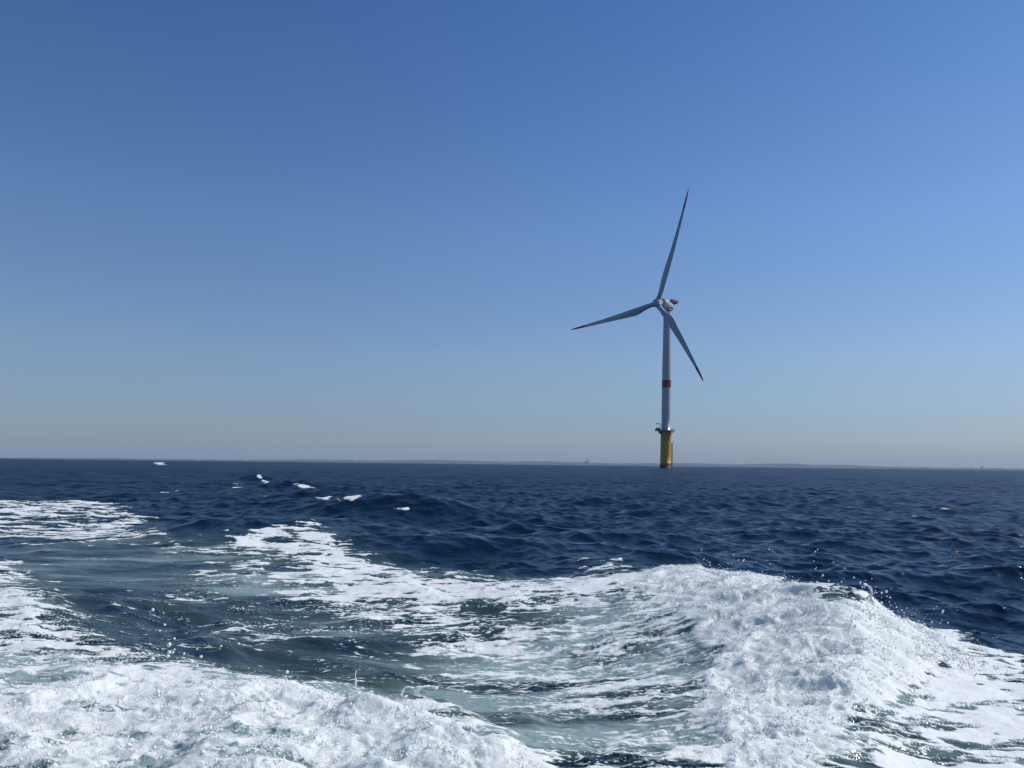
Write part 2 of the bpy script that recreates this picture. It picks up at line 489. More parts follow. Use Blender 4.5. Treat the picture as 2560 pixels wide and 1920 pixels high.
# broken water: lumps of froth heaped on the foam, thrown up and sideways
lum = lump*np.clip(dens, 0, 1)
act = np.where(lum > .02)[0]
xa, ya, la = xn[act], yn[act], lum[act]
fz = np.zeros(len(act), np.float32)
fx = np.zeros(len(act), np.float32)
fy = np.zeros(len(act), np.float32)
sp = spacing[near][act]
for k, (s, a) in enumerate([(.85, .050), (.42, .044), (.21, .028), (.105, .015), (.052, .012), (.026, .009)]):
    w = sstep(s/sp, 1.8, 4.5)
    ex = 1.35
    qx, qy = xa/(s*ex), ya/s
    n1 = perlin(qx + .6*perlin(qx*.8, qy*.8, 310+k), qy + .6*perlin(qx*.8+9, qy*.8, 320+k), 300+k)
    billow = (1 - 2.0*np.abs(n1)) if k in (1, 3, 5) else n1*1.15
    amp = a*w*la**(.8 if k < 3 else .6)
    fz += amp*billow
    fx += amp*.55*perlin(qx+31, qy, 330+k)*1.3
    fy += amp*.55*perlin(qx, qy+47, 340+k)*1.3
# low relief where foam lies flat on the water: the foam skin stands a little proud
idx = near[act]
Z[idx] += fz
PX[idx] += fx
PY[idx] += fy
skin = foam_n*np.clip(R[near]/8, .8, 5)*.012*(R[near] < 60)
Z[near] += skin
foam = np.zeros(N, np.float32)
foam[near] = foam_n
# spilled froth thins out in the hollows between lumps
hol = np.zeros(len(near), np.float32)
hol[act] = np.clip((-fz-.012)/.055, 0, 1)*np.clip(la*1.5, 0, 1)
foam[near] = foam_n*(1 - .50*hol)
aerf = np.zeros(N, np.float32)
aerf[near] = np.maximum(aer_n, .75*foam_n)
lumpf = np.zeros(N, np.float32)
lumpf[near] = lum
rough = (2*unres*.24 + .0004)**.25          # slopes too small for the mesh become microfacet roughness

idxg = np.arange(N).reshape(NR, NT)
a = idxg[:-1]
b = idxg[1:]
quads = np.stack([a, np.roll(a, -1, 1), np.roll(b, -1, 1), b], -1).reshape(-1, 4)
quads = quads[:, ::-1]
quads = quads.astype(np.int32)
centre = N
tris = np.stack([np.full(NT, centre), np.roll(idxg[0], -1), idxg[0]], -1)[:, ::-1].astype(np.int32)
co = np.empty((N+1, 3), np.float32)
co[:N, 0], co[:N, 1], co[:N, 2] = PX, PY, Z
co[N] = (0, 0, float(np.mean(Z[:NT])))
me = bpy.data.meshes.new('sea')
me.vertices.add(N+1)
me.vertices.foreach_set('co', co.ravel())
nl = quads.size + tris.size
me.loops.add(nl)
me.loops.foreach_set('vertex_index', np.concatenate([quads.ravel(), tris.ravel()]).astype(np.int32))
npoly = len(quads) + len(tris)
me.polygons.add(npoly)
me.polygons.foreach_set('loop_start', np.concatenate([np.arange(len(quads))*4, len(quads)*4 + np.arange(len(tris))*3]).astype(np.int32))
me.polygons.foreach_set('use_smooth', np.ones(npoly, bool))
me.update(calc_edges=True)
for nm, arr in (('foam', foam), ('aeration', aerf), ('lump', lumpf), ('ripple', rough)):
    at = me.attributes.new(nm, 'FLOAT', 'POINT')
    at.data.foreach_set('value', np.append(arr, arr[0]).astype(np.float32))

def water_material():
    m, nt, b, L = new_mat('sea_water')
    out = nt.nodes['Material Output']
    def attr(n):
        q = node(nt, 'ShaderNodeAttribute')
        q.attribute_name = n
        return q.outputs['Fac']
    f, ae, lu, rp = attr('foam'), attr('aeration'), attr('lump'), attr('ripple')
    geo = node(nt, 'ShaderNodeNewGeometry')
    def noise(scale, detail, sx=1., rough=.55):
        mp = node(nt, 'ShaderNodeMapping')
        mp.inputs['Scale'].default_value = (1/sx, 1, 1)
        L.new(geo.outputs['Position'], mp.inputs[0])
        q = node(nt, 'ShaderNodeTexNoise', Scale=scale, Detail=detail, Roughness=rough)
        L.new(mp.outputs[0], q.inputs['Vector'])
        return q.outputs[0]
    n1, n2 = noise(16, 6, 1.5, .65), noise(60, 4, 1.0, .6)
    jit = mathn(nt, 'ADD', mathn(nt, 'MULTIPLY', mathn(nt, 'SUBTRACT', n1, .5), 1.3), mathn(nt, 'MULTIPLY', mathn(nt, 'SUBTRACT', n2, .5), .7))
    inner = mathn(nt, 'MULTIPLY', f, mathn(nt, 'SUBTRACT', 1.15, f))       # strongest at half cover
    fac = smoothstep(nt, mathn(nt, 'ADD', f, mathn(nt, 'MULTIPLY', jit, mathn(nt, 'MULTIPLY_ADD', inner, 2.0, .10))), .18, .84)
    # water: navy, turning grey-green with bubbles
    deep = mixc(nt, noise(.05, 3), (.0008, .0110, .0255), (.0012, .0145, .034))
    col = mixc(nt, smoothstep(nt, ae, -.1, .62), deep, (.047, .074, .070))
    col = mixc(nt, smoothstep(nt, ae, .45, 1.05), col, (.235, .315, .30))
    wb = node(nt, 'ShaderNodeBump', Strength=.7, Distance=.022)
    L.new(mathn(nt, 'ADD', noise(9, 4, 1.2), mathn(nt, 'ADD', mathn(nt, 'MULTIPLY', noise(1.7, 4, 1.9, .55), 5.0),
          mathn(nt, 'MULTIPLY', noise(.30, 4, 1.8, .6), mathn(nt, 'MULTIPLY', smoothstep(nt, rp, .17, .30), 28.0)))), wb.inputs['Height'])
    L.new(col, b.inputs['Base Color'])
    b.inputs['IOR'].default_value = 1.333
    b.inputs['Specular IOR Level'].default_value = .29
    L.new(rp, b.inputs['Roughness'])
    L.new(wb.outputs[0], b.inputs['Normal'])
    fo = node(nt, 'ShaderNodeBsdfPrincipled')
    thick = smoothstep(nt, mathn(nt, 'ADD', fac, mathn(nt, 'MULTIPLY', jit, .35)), .2, 1.0)
    # lumpy froth gets a darker base colour so the bright flecks read as sparkles
    white = mixc(nt, smoothstep(nt, lu, .25, .9), (.82, .825, .785), (.735, .76, .72))
    L.new(mixc(nt, thick, (.40, .49, .455), white), fo.inputs['Base Color'])
    fo.inputs['Roughness'].default_value = .32
    fo.inputs['IOR'].default_value = 1.333
    fo.inputs['Subsurface Weight'].default_value = SSS
    fo.inputs['Subsurface Radius'].default_value = (.8, 1.0, 1.0)
    fo.inputs['Subsurface Scale'].default_value = .075
    fb = node(nt, 'ShaderNodeBump', Strength=.8, Distance=.012)
    L.new(mathn(nt, 'ADD', n2, mathn(nt, 'MULTIPLY', noise(130, 3), .5)), fb.inputs['Height'])
    L.new(fb.outputs[0], fo.inputs['Normal'])
    mx = node(nt, 'ShaderNodeMixShader')
    L.new(fac, mx.inputs[0])
    L.new(b.outputs[0], mx.inputs[1])
    L.new(fo.outputs[0], mx.inputs[2])
    L.new(mx.outputs[0], out.inputs['Surface'])
    return m
SSS = .8
sea = link('sea', me, water_material())
sea['kind'] = 'structure'
sea['label'] = 'dark navy sea with small wind ripples and a white foaming boat wake'

def spray_material():
    m, nt, b, L = new_mat('spray_water')
    tcn = node(nt, 'ShaderNodeTexCoord')
    nz = node(nt, 'ShaderNodeTexNoise', Scale=40.0, Detail=3.0)
    L.new(tcn.outputs['Object'], nz.inputs['Vector'])
    tint = mixc(nt, nz.outputs[0], (.92, .93, .92), (.97, .97, .96))
    L.new(tint, b.inputs['Base Color'])
    b.inputs['Roughness'].default_value = .16
    b.inputs['IOR'].default_value = 1.333
    tr = node(nt, 'ShaderNodeBsdfTranslucent')
    L.new(tint, tr.inputs['Color'])
    mx = node(nt, 'ShaderNodeMixShader')
    mx.inputs[0].default_value = .16
    L.new(b.outputs[0], mx.inputs[1])
    L.new(tr.outputs[0], mx.inputs[2])
    L.new(mx.outputs[0], nt.nodes['Material Output'].inputs['Surface'])
    return m
SPRAY = spray_material()

# froth: countless small blobs and flecks on the breaking wash
_ico = bmesh.new()
bmesh.ops.create_icosphere(_ico, subdivisions=1, radius=1)
ICO_V = np.array([v.co[:] for v in _ico.verts])
ICO_F = np.array([[v.index for v in f.verts] for f in _ico.faces])
_ico.free()
def blob_cloud(name, c, r, stretch, mat, tilt=None):
    n = len(c)
    v = ICO_V[None]*(1 + rng.normal(0, .33, (n, len(ICO_V), 1)))
    d = rng.normal(size=(n, 3))
    if tilt is not None:
        d = d*.5 + tilt
    d /= np.linalg.norm(d, axis=1, keepdims=True)
    along = (v*d[:, None]).sum(2, keepdims=True)
    v = v + along*d[:, None]*(stretch[:, None, None]-1)
    v = v*r[:, None, None] + c[:, None]
    f = ICO_F[None] + (np.arange(n)*len(ICO_V))[:, None, None]
    m = bpy.data.meshes.new(name)
    m.vertices.add(n*len(ICO_V))
    m.vertices.foreach_set('co', v.astype(np.float32).ravel())
    m.loops.add(f.size)
    m.loops.foreach_set('vertex_index', f.astype(np.int32).ravel())
    m.polygons.add(f.size//3)
    m.polygons.foreach_set('loop_start', (np.arange(f.size//3)*3).astype(np.int32))
    m.polygons.foreach_set('use_smooth', np.ones(f.size//3, bool))
    m.update(calc_edges=True)
    return link(name, m, mat)

area = spacing*R*np.abs(np.gradient(TH))[None, :].repeat(NR, 0).ravel()
p_ = np.zeros(N)
p_[near] = np.clip(lum-.3, 0, 1)*foam[near]*(R[near] < 14)
p_ = p_*area
clump = np.zeros(N)
clump[near] = sstep(fbm(xn/.22, yn/.16, 4, 600), -.35, .9)
p_ = p_*(.04 + clump)
pick = rng.choice(N, 28000, p=p_/p_.sum())
pos = co[pick] + rng.normal(0, .006, (len(pick), 3))
up = np.abs(rng.normal(0, .010, len(pick)))
pos[:, 2] += up + .002
rad_ = np.clip(rng.lognormal(math.log(.0027), .45, len(pick)), .0014, .010)
froth = blob_cloud('sea_froth', pos, rad_, rng.uniform(1, 2.6, len(pick)), SPRAY)
froth['kind'] = 'stuff'
tag(froth, 'white flecks of froth thrown up all over the breaking wash', 'froth')

# spray over the crest of the breaking wave
crest = RIDGES[0][0][2:]
def crest_at(t):
    q = t*(len(crest)-1)
    i = np.minimum(q.astype(int), len(crest)-2)
    k = (q-i)[:, None]
    C = np.array(crest)
    return C[i]*(1-k) + C[i+1]*k
NS = 2600
base = crest_at(rng.uniform(.02, .98, NS))
hgt = rng.exponential(.075, NS)
pos = base + np.stack([rng.exponential(.15, NS)-.10, rng.normal(0, .25, NS), hgt + .05], 1)
pos[:, 2] = np.maximum(pos[:, 2] - .5*np.clip(pos[:, 0]-base[:, 0], 0, 2)*.9, .03)
rad_ = np.clip(rng.lognormal(math.log(.0024), .6, NS), .0010, .010)
# torn fringe along the breaking lip
NF = 2200
b2 = crest_at(rng.uniform(.02, 1, NF))
p2 = b2 + np.stack([rng.normal(.02, .09, NF), rng.normal(0, .2, NF), np.abs(rng.normal(.02, .035, NF))], 1)
pos = np.concatenate([pos, p2])
rad_ = np.concatenate([rad_, np.clip(rng.lognormal(math.log(.0030), .5, NF), .0012, .009)])
NS += NF
spray = blob_cloud('sea_spray', pos, rad_, np.concatenate([rng.uniform(1, 1.5, NS-NF), rng.uniform(1.2, 4.0, NF)]), SPRAY, np.array([.35, 0, .8]))
spray['kind'] = 'stuff'
tag(spray, 'fine white spray flying off the crest of the breaking wave', 'spray')


# ------------------------------------------------------------------ wind turbine
WHITE = paint('white_turbine_paint', (.40, .415, .43), .24, .05, .15)
RED = paint('red_marking_paint', (.22, .012, .024), .42, .08, .4)
YELLOW = paint('yellow_foundation_paint', (.52, .275, .014), .45, .12, .35)
GROWTH = paint('dark_waterline_growth', (.016, .017, .015), .7, .25, 1.5, False)
STEEL = paint('grey_galvanised_steel', (.17, .18, .19), .5, .12, 1.0, False, .3)
BLACK = paint('black_lettering_paint', (.015, .015, .016), .5, .1, 1.0, False)
TX, TY = 107.0, 519.0
turb = thing('wind_turbine', (TX, TY, 0), 'tall white offshore wind turbine with three blades on a yellow foundation', 'wind turbine')

bm = bmesh.new()
lathe(bm, [(4.0, -6), (4.0, 1.9), (3.85, 1.92), (3.85, 2.6)])
from_bm('waterline_band', bm, GROWTH, turb, True)
bm = bmesh.new()
lathe(bm, [(3.70, 2.602), (3.70, 3.2), (3.78, 3.25), (3.78, 3.6), (3.70, 3.65), (3.68, 10), (3.62, 18), (3.55, 25.3), (3.7, 25.5), (3.7, 26.2)])
tp = from_bm('foundation', bm, YELLOW, turb, True)
# the two marks on the yellow foundation
txt = bpy.data.curves.new('marking', 'FONT')
txt.body = 'E1'
txt.size = 2.0
txt.align_x = 'CENTER'
to = bpy.data.objects.new('marking', txt)
S.collection.objects.link(to)
dg = bpy.context.evaluated_depsgraph_get()
tm = bpy.data.meshes.new_from_object(to.evaluated_get(dg))
bpy.data.objects.remove(to)
tb = bmesh.new()
tb.from_mesh(tm)
bmesh.ops.subdivide_edges(tb, edges=[e for e in tb.edges if e.calc_length() > .35], cuts=3)
ext = bmesh.ops.extrude_face_region(tb, geom=tb.faces[:])
new = [g for g in ext['geom'] if isinstance(g, bmesh.types.BMVert)]
front = set(new)
a0 = rad(-90 + 24)
for v in tb.verts:
    rr_ = 3.66 if v in front else 3.50
    an = a0 + v.co.x/3.6
    v.co = (rr_*math.cos(an), rr_*math.sin(an), 19.6 + v.co.y)
from_bm('marking', tb, BLACK, turb)

bm = bmesh.new()
lathe(bm, [(3.42, 26.25), (3.42, 26.6), (3.22, 26.65), (3.18, 34), (3.16, 55.99)])
from_bm('tower', bm, WHITE, turb, True)
bm = bmesh.new()
lathe(bm, [(3.162, 56.0), (3.15, 61.3)])
from_bm('red_band', bm, RED, turb, True)
bm = bmesh.new()
prof = [(3.145, 61.31)]
for z in (70, 80, 88, 96, 103, 109.2):
    prof.append((3.145 - .62*((z-61.3)/48)**1.15, z))
lathe(bm, prof)
from_bm('upper_tower', bm, WHITE, turb, True)
bm = bmesh.new()
lathe(bm, [(2.4, 109.25), (2.4, 109.7), (3.0, 109.8), (3.0, 110.3), (2.5, 110.4), (2.5, 110.8)])
from_bm('yaw_collar', bm, STEEL, turb, True)

# working platform round the foundation
bm = bmesh.new()
lathe(bm, [(3.72, 26.0), (5.9, 26.0), (5.9, 26.35), (3.72, 26.35)])
box(bm, -7.4, -2.9, -3.0, 2.2, 25.98, 26.33)
for k in range(10):
    an = 2*PI*k/10
    c, s = math.cos(an), math.sin(an)
    tube(bm, [(3.6*c, 3.6*s, 23.8), (5.7*c, 5.7*s, 25.95)], .14, 6)
box(bm, -5.0, -3.5, -1.6, 1.0, 24.2, 25.95)
plat = from_bm('platform', bm, STEEL, turb)
bm = bmesh.new()
pts = []
for k in range(41):
    an = rad(-158) + rad(316)*k/40
    pts.append((5.8*math.cos(an), 5.8*math.sin(an)))
pts = [(-7.3, -2.9)] + pts + [(-7.3, 2.1), (-7.3, -2.9)]
for h in (.55, 1.1):
    tube(bm, [(x, y, 26.35+h) for x, y in pts], .05, 6)
for i in range(0, len(pts), 2):
    tube(bm, [(pts[i][0], pts[i][1], 26.3), (pts[i][0], pts[i][1], 27.47)], .045, 6)
# kick plates and equipment screens that close the lower railing
for x0, y0, x1, y1 in ((-7.35, -2.95, -7.3, 2.1), (-7.3, -2.97, -5.3, -2.92)):
    box(bm, x0, x1, y0, y1, 26.35, 27.2)
from_bm('railing', bm, STEEL, plat)
bm = bmesh.new()
tube(bm, [(-4.5, -1.4, 26.3), (-4.5, -1.4, 31.0)], .22, 8)
tube(bm, [(-4.5, -1.4, 30.9), (-7.0, -1.6, 31.1)], .24, 8)
tube(bm, [(-7.0, -1.6, 31.2), (-7.05, -1.6, 29.6)], .12, 8)
box(bm, -4.9, -4.1, -1.8, -1.0, 26.35, 27.6)
from_bm('davit_crane', bm, STEEL, plat)
bm = bmesh.new()
box(bm, -6.9, -4.6, -.9, 1.2, 26.36, 28.0)
box(bm, -7.0, -4.5, -1.0, 1.3, 28.0, 28.15)
from_bm('equipment_box', bm, STEEL, plat)

# boat landing on the right hand side
bm = bmesh.new()
for y in (-1.0, 1.0):
    tube(bm, [(3.6, y, 17.2), (4.35, y, 16.6), (4.4, y, 12), (4.45, y, -3)], .20, 8)
for z in np.arange(-1, 16.4, .42):
    tube(bm, [(4.38, -.32, z), (4.38, .32, z)], .03, 5)
for y in (-.33, .33):
    tube(bm, [(4.38, y, -3), (4.38, y, 18.6)], .05, 6)
for z in (3.5, 8.5, 13.2):
    tube(bm, [(3.5, -1, z), (4.4, -1, z)], .16, 6)
    tube(bm, [(3.5, 1, z), (4.4, 1, z)], .16, 6)
box(bm, 3.6, 5.3, -1.1, 1.1, 16.9, 17.05)
for x, y in ((5.25, -1.05), (5.25, 1.05), (4.3, -1.05), (4.3, 1.05)):
    tube(bm, [(x, y, 17.05), (x, y, 18.2)], .04, 5)
tube(bm, [(4.3, -1.05, 18.2), (5.25, -1.05, 18.2), (5.25, 1.05, 18.2), (4.3, 1.05, 18.2)], .04, 5)
from_bm('boat_landing', bm, STEEL, turb)

# nacelle: frame with its z axis along the rotor shaft, pointing up-wind (to the left and towards us)
YAW, TILT = .8515, .055
ax = Vector((-math.sin(YAW)*math.cos(TILT), -math.cos(YAW)*math.cos(TILT), math.sin(TILT)))
side = Vector((math.cos(YAW), -math.sin(YAW), 0))
upv = side.cross(ax).normalized()
if upv.z < 0:
    upv = -upv
HUB = Vector((98.35-TX, 511.45-TY, 113.45))
def frame(o, fwd, u, s):
    M = Matrix((s, u, fwd)).transposed().to_4x4()
    M.translation = o
    return M
NM = frame(HUB, ax, upv, side)
bm = bmesh.new()
lathe(bm, [(0, -4.4), (2.6, -4.4), (4.05, -4.5), (4.3, -4.8), (4.35, -5.6), (4.15, -5.65), (4.15, -5.85), (4.35, -5.9), (4.35, -7.1), (4.15, -7.15), (4.15, -7.35), (4.3, -7.4), (4.25, -8.3), (3.9, -8.9), (3.3, -9.1)], 56, NM)
gen = from_bm('generator', bm, WHITE, turb, True)
bm = bmesh.new()
lathe(bm, [(3.3, -9.05), (3.2, -11.5), (3.15, -14.0), (2.7, -15.3), (1.6, -15.9), (0, -16.0)], 40, NM)
# neck from the nacelle down to the yaw bearing
lathe(bm, [(2.55, 110.75), (2.7, 111.6), (2.8, 113.5), (2.4, 115.0)], 40)
nac = from_bm('nacelle', bm, WHITE, turb, True)
def sbox(bm, M, x0, x1, y0, y1, z0, z1):
    n0 = len(bm.verts)
    box(bm, x0, x1, y0, y1, z0, z1)
    bm.verts.ensure_lookup_table()
    for v in bm.verts[n0:]:
        v.co = M @ v.co
bm = bmesh.new()
sbox(bm, NM, -1.5, 1.5, 3.0, 4.0, -14.5, -9.5)
tube(bm, [NM @ Vector((0, 3.9, -8)), NM @ Vector((0, 6.4, -8))], .06, 6)
tube(bm, [NM @ Vector((.9, 3.9, -7)), NM @ Vector((.9, 5.6, -7))], .05, 6)
from_bm('roof_housing', bm, WHITE, nac)
# red helicopter hoist platform behind the nacelle
bm = bmesh.new()
HM = NM @ Matrix.Translation((0, 1.9, 0))      # the platform stands on the roof of the nacelle
z0, z1 = -20.8, -12.4
sbox(bm, HM, -1.8, 1.8, 1.6, 1.85, z0, z1)
for h in (2.3, 2.9, 3.5):
    for sx in (-1.8, 1.8):
        tube(bm, [HM @ Vector((sx, h, z0)), HM @ Vector((sx, h, z1))], .09, 6)
    tube(bm, [HM @ Vector((-1.8, h, z0)), HM @ Vector((1.8, h, z0))], .09, 6)
for k in range(9):
    zz = z0 + (z1-z0)*k/8
    for sx in (-1.8, 1.8):
        tube(bm, [HM @ Vector((sx, 1.7, zz)), HM @ Vector((sx, 3.55, zz))], .10, 6)
for k in range(5):
    sx = -1.8 + 3.6*k/4
    tube(bm, [HM @ Vector((sx, 1.7, z0)), HM @ Vector((sx, 3.55, z0))], .10, 6)
for sx in (-1.82, 1.76):           # close mesh panels between the posts
    for k in range(8):
        za, zb = z0 + (z1-z0)*k/8 + .12, z0 + (z1-z0)*(k+1)/8 - .12
        sbox(bm, HM, sx, sx+.06, 1.9, 3.3, za, zb)
sbox(bm, HM, -1.7, 1.7, 1.9, 3.3, z0-.03, z0+.03)
for sx in (-1.2, 1.2):
    tube(bm, [HM @ Vector((sx, -2.6, -15)), HM @ Vector((sx, 1.6, -19.5))], .15, 6)
from_bm('hoist_platform', bm, RED, turb)

# hub and blades
bm = bmesh.new()
lathe(bm, [(0, 3.1), (.9, 3.05), (1.8, 2.7), (2.5, 2.0), (2.85, 1.0), (2.9, 0), (2.9, -2.2), (2.6, -2.7), (2.6, -3.3), (2.2, -4.38), (0, -4.38)], 40, NM)
for k in range(3):
    t = .3851 + k*2*PI/3
    e = (math.cos(t)*upv + math.sin(t)*side).normalized()
    tn = ax.cross(e)
    lathe(bm, [(1.95, 1.2), (1.95, 3.35), (1.8, 3.5)], 28, frame(HUB, e, tn, -ax))
from_bm('hub', bm, WHITE, turb, True)

LB = 75.0
def blade_sections(s0, s1, n):
    out = []
    for i in range(n):
        s = s0 + (s1-s0)*i/(n-1)
        out.append(s)
    return out
def chord(s):
    pts = [(0, 3.2), (.04, 3.2), (.10, 3.9), (.16, 4.9), (.21, 5.35), (.27, 5.2), (.40, 4.2), (.60, 3.0), (.80, 2.0), (.92, 1.35), (.975, .8), (1, .12)]
    for (a, b), (c, d) in zip(pts, pts[1:]):
        if s <= c:
            k = (s-a)/(c-a)
            return b + (d-b)*k
    return pts[-1][1]
def blade_mesh(t, s0, s1, n):
    e = (math.cos(t)*upv + math.sin(t)*side).normalized()
    lead = (-math.sin(t)*upv + math.cos(t)*side).normalized()     # the blade turns clockwise as we see it
    bm = bmesh.new()
    rings = []
    NP = 22
    for s in blade_sections(s0, s1, n):
        r = 3.45 + (LB-3.45)*s
        c = chord(s)
        rd = min(1, max(0, (s-.03)/.17))
        rd = rd*rd*(3-2*rd)                                        # 0 round root, 1 aerofoil
        thick = (1-rd)*1.0 + rd*max(.16, .42 - .75*(s-.2))
        tw = rad(13)*(1-s)**2*rd + rad(1)
        fore = 8.26*((r/LB)**1.7)                                  # pre-bend up-wind
        cen = HUB + e*r + ax*fore
        ring = []
        for k in range(NP):
            ph = 2*PI*k/NP
            u = .5*math.cos(ph)
            w = .5*math.sin(ph)
            foil = w*(.62 + .76*u) if rd > 0 else w
            w2 = (w*(1-rd) + foil*rd)*thick*c
            u2 = u*c - rd*.20*c
            uu = u2*math.cos(tw) - w2*math.sin(tw)
            ww = u2*math.sin(tw) + w2*math.cos(tw)
            ring.append(bm.verts.new(cen + lead*uu + ax*ww))
        rings.append(ring)
    for r0, r1 in zip(rings, rings[1:]):
        for k in range(NP):
            bm.faces.new((r0[k], r0[(k+1) % NP], r1[(k+1) % NP], r1[k]))
    bm.faces.new(rings[0][::-1])
    bm.faces.new(rings[-1])
    return bm
for k in range(3):
    t = .3851 + k*2*PI/3
    bl = from_bm('blade', blade_mesh(t, 0, .825, 44), WHITE, turb, True)
    from_bm('blade_tip', blade_mesh(t, .8255, 1, 14), RED, bl, True)

# ------------------------------------------------------------------ the coast far behind
CY = 9800.0
def at_coast(u, y=CY):
    return (u-1280)/1862*y
def coast_height(x):
    u = 1280 + x/CY*1862
    pts = [(-900, 9), (0, 10), (130, 10), (150, 24), (175, 26), (230, 20), (250, 23), (290, 18), (345, 22), (420, 18), (520, 24), (640, 27), (730, 36), (800, 34), (900, 31), (1000, 38), (1090, 42), (1180, 38), (1250, 33), (1380, 43), (1420, 38), (1500, 36), (1570, 30), (1700, 38), (1790, 40), (1900, 34), (2000, 44), (2060, 47), (2120, 40), (2220, 42), (2300, 30), (2380, 28), (2460, 25), (2560, 27), (3500, 22)]
    return np.clip(np.interp(u, [p[0] for p in pts], [p[1]*1.7-22 for p in pts]), 5, 80)
m_land, nt, b, L = new_mat('coast_land')
geo = node(nt, 'ShaderNodeNewGeometry')
n1 = node(nt, 'ShaderNodeTexNoise', Scale=.006, Detail=6.0)
n2 = node(nt, 'ShaderNodeTexVoronoi', Scale=.012)
L.new(geo.outputs['Position'], n1.inputs['Vector'])
L.new(geo.outputs['Position'], n2.inputs['Vector'])
fields = mixc(nt, smoothstep(nt, n1.outputs[0], .42, .60), (.024, .034, .022), (.048, .052, .038))
L.new(mixc(nt, smoothstep(nt, n2.outputs['Color'], .75, .8), fields, (.075, .072, .062)), b.inputs['Base Color'])
b.inputs['Roughness'].default_value = .9
xs = np.arange(-11500, 11501, 22.0)
prof = [(0, -3, 0), (30, 2.5, 0), (160, 6, .06), (450, 9, .28), (800, 6, .62), (1150, 0, 1.0), (1500, 0, .9), (2400, -6, .4), (2900, -12, 0)]
hh = coast_height(xs)
wig = 90*fbm(xs/700, xs*0, 3, 400) + 18*fbm(xs/90, xs*0, 2, 404)
rough_h = 1 + .10*fbm(xs/160, xs*0+3, 3, 410)
bm = bmesh.new()
rows = []
for dy, base_h, k in prof:
    rows.append([bm.verts.new((x, CY+w_+dy, base_h + k*h_*r_ if k else base_h)) for x, w_, h_, r_ in zip(xs, wig, hh, rough_h)])
for r0, r1 in zip(rows, rows[1:]):
    for i in range(len(xs)-1):
        bm.faces.new((r0[i], r0[i+1], r1[i+1], r1[i]))
coast = from_bm('coast_land', bm, m_land, None, False)
coast['kind'] = 'structure'
def ground(x, dy):
    h_ = float(coast_height(np.array([x]))[0])
    d = [p[0] for p in prof]
    return float(np.interp(dy, d, [p[1] + p[2]*h_ for p in prof]))

# woods along the shore and on the ridge
m_wood, nt, b, L = new_mat('far_wood_foliage')
geo = node(nt, 'ShaderNodeNewGeometry')
n1 = node(nt, 'ShaderNodeTexNoise', Scale=.03, Detail=4.0)
L.new(geo.outputs['Position'], n1.inputs['Vector'])
L.new(mixc(nt, n1.outputs[0], (.022, .032, .018), (.045, .055, .03)), b.inputs['Base Color'])
b.inputs['Roughness'].default_value = .9
cs, rs_ = [], []
for k in range(2600):
    x = random.uniform(-9000, 9000)
    dens_ = float(fbm(np.array([x/420.]), np.array([.5]), 3, 500)[0])
    if dens_ < -.15 + random.uniform(-.5, .4):
        continue
    dy = random.choice((random.uniform(140, 420), random.uniform(700, 1250)))
    r = random.uniform(3, 6.5)
    cs.append((x, CY + dy + 60, ground(x, dy) + r*.35))
    rs_.append(r)
wood = blob_cloud('far_wood', np.array(cs), np.array(rs_), rng.uniform(1, 1.5, len(cs)), m_wood)
wood['kind'] = 'stuff'
tag(wood, 'hazy dark woods along the distant shore', 'wood')

# town houses, blocks, church, water tower
HW = paint('pale_house_render', (.56, .55, .52), .8, .1, .1, False)
HR = paint('slate_roof', (.09, .10, .12), .6, .15, .1, False)
def house_meshes(w, d, h, rh):
    bm = bmesh.new()
    box(bm, -w/2, w/2, -d/2, d/2, -2, h)
    wl = bpy.data.meshes.new('wall')
    bm.to_mesh(wl)
    bm.free()
    bm = bmesh.new()
    o = .6
    vs = [bm.verts.new(p) for p in ((-w/2-o, -d/2-o, h), (w/2+o, -d/2-o, h), (w/2+o, d/2+o, h), (-w/2-o, d/2+o, h), (-w/2-o, 0, h+rh), (w/2+o, 0, h+rh))]
    for f in ((0, 1, 5, 4), (2, 3, 4, 5), (0, 4, 3), (1, 2, 5), (3, 2, 1, 0)):
        bm.faces.new([vs[i] for i in f])
    rf = bpy.data.meshes.new('roof')
    bm.to_mesh(rf)
    bm.free()
    return wl, rf
def make_house(name, w, d, h, rh, label, cat, group):
    t = thing(name, (0, 0, 0), label, cat, group)
    wl, rf = house_meshes(w, d, h, rh)
    link('wall', wl, HW, t)
    link('roof', rf, HR, t)
    return t
h0 = make_house('coast_house', 16, 11, 7, 5, 'small pale house with a dark roof in the hazy town along the far shore', 'house', 'houses along the far shore')
spots = []
for u0, u1, n in ((440, 640, 9), (820, 930, 10), (1000, 1260, 12), (1290, 1420, 12), (1430, 1640, 16), (1690, 1900, 14), (1940, 2180, 16), (2190, 2330, 20), (2340, 2570, 24)):
    for k in range(n):
        spots.append((random.uniform(u0, u1), random.choice((35, 60, 90, 140, 260, 420))))
for i, (u, dy) in enumerate(spots):
    x = at_coast(u, CY+dy)
    w_ = float(np.interp(x, xs, wig))
    loc = (x, CY + w_ + dy, ground(x, dy))
    if i == 0:
        h0.location = loc
    else:
        dup(h0, loc, random.uniform(-1.2, -.1), (random.uniform(.7, 1.5), random.uniform(.8, 1.3), random.uniform(.7, 1.2)))
b0 = make_house('apartment_block', 46, 16, 17, 3, 'long pale apartment block on the seafront of the far shore', 'building', 'seafront blocks on the far shore')
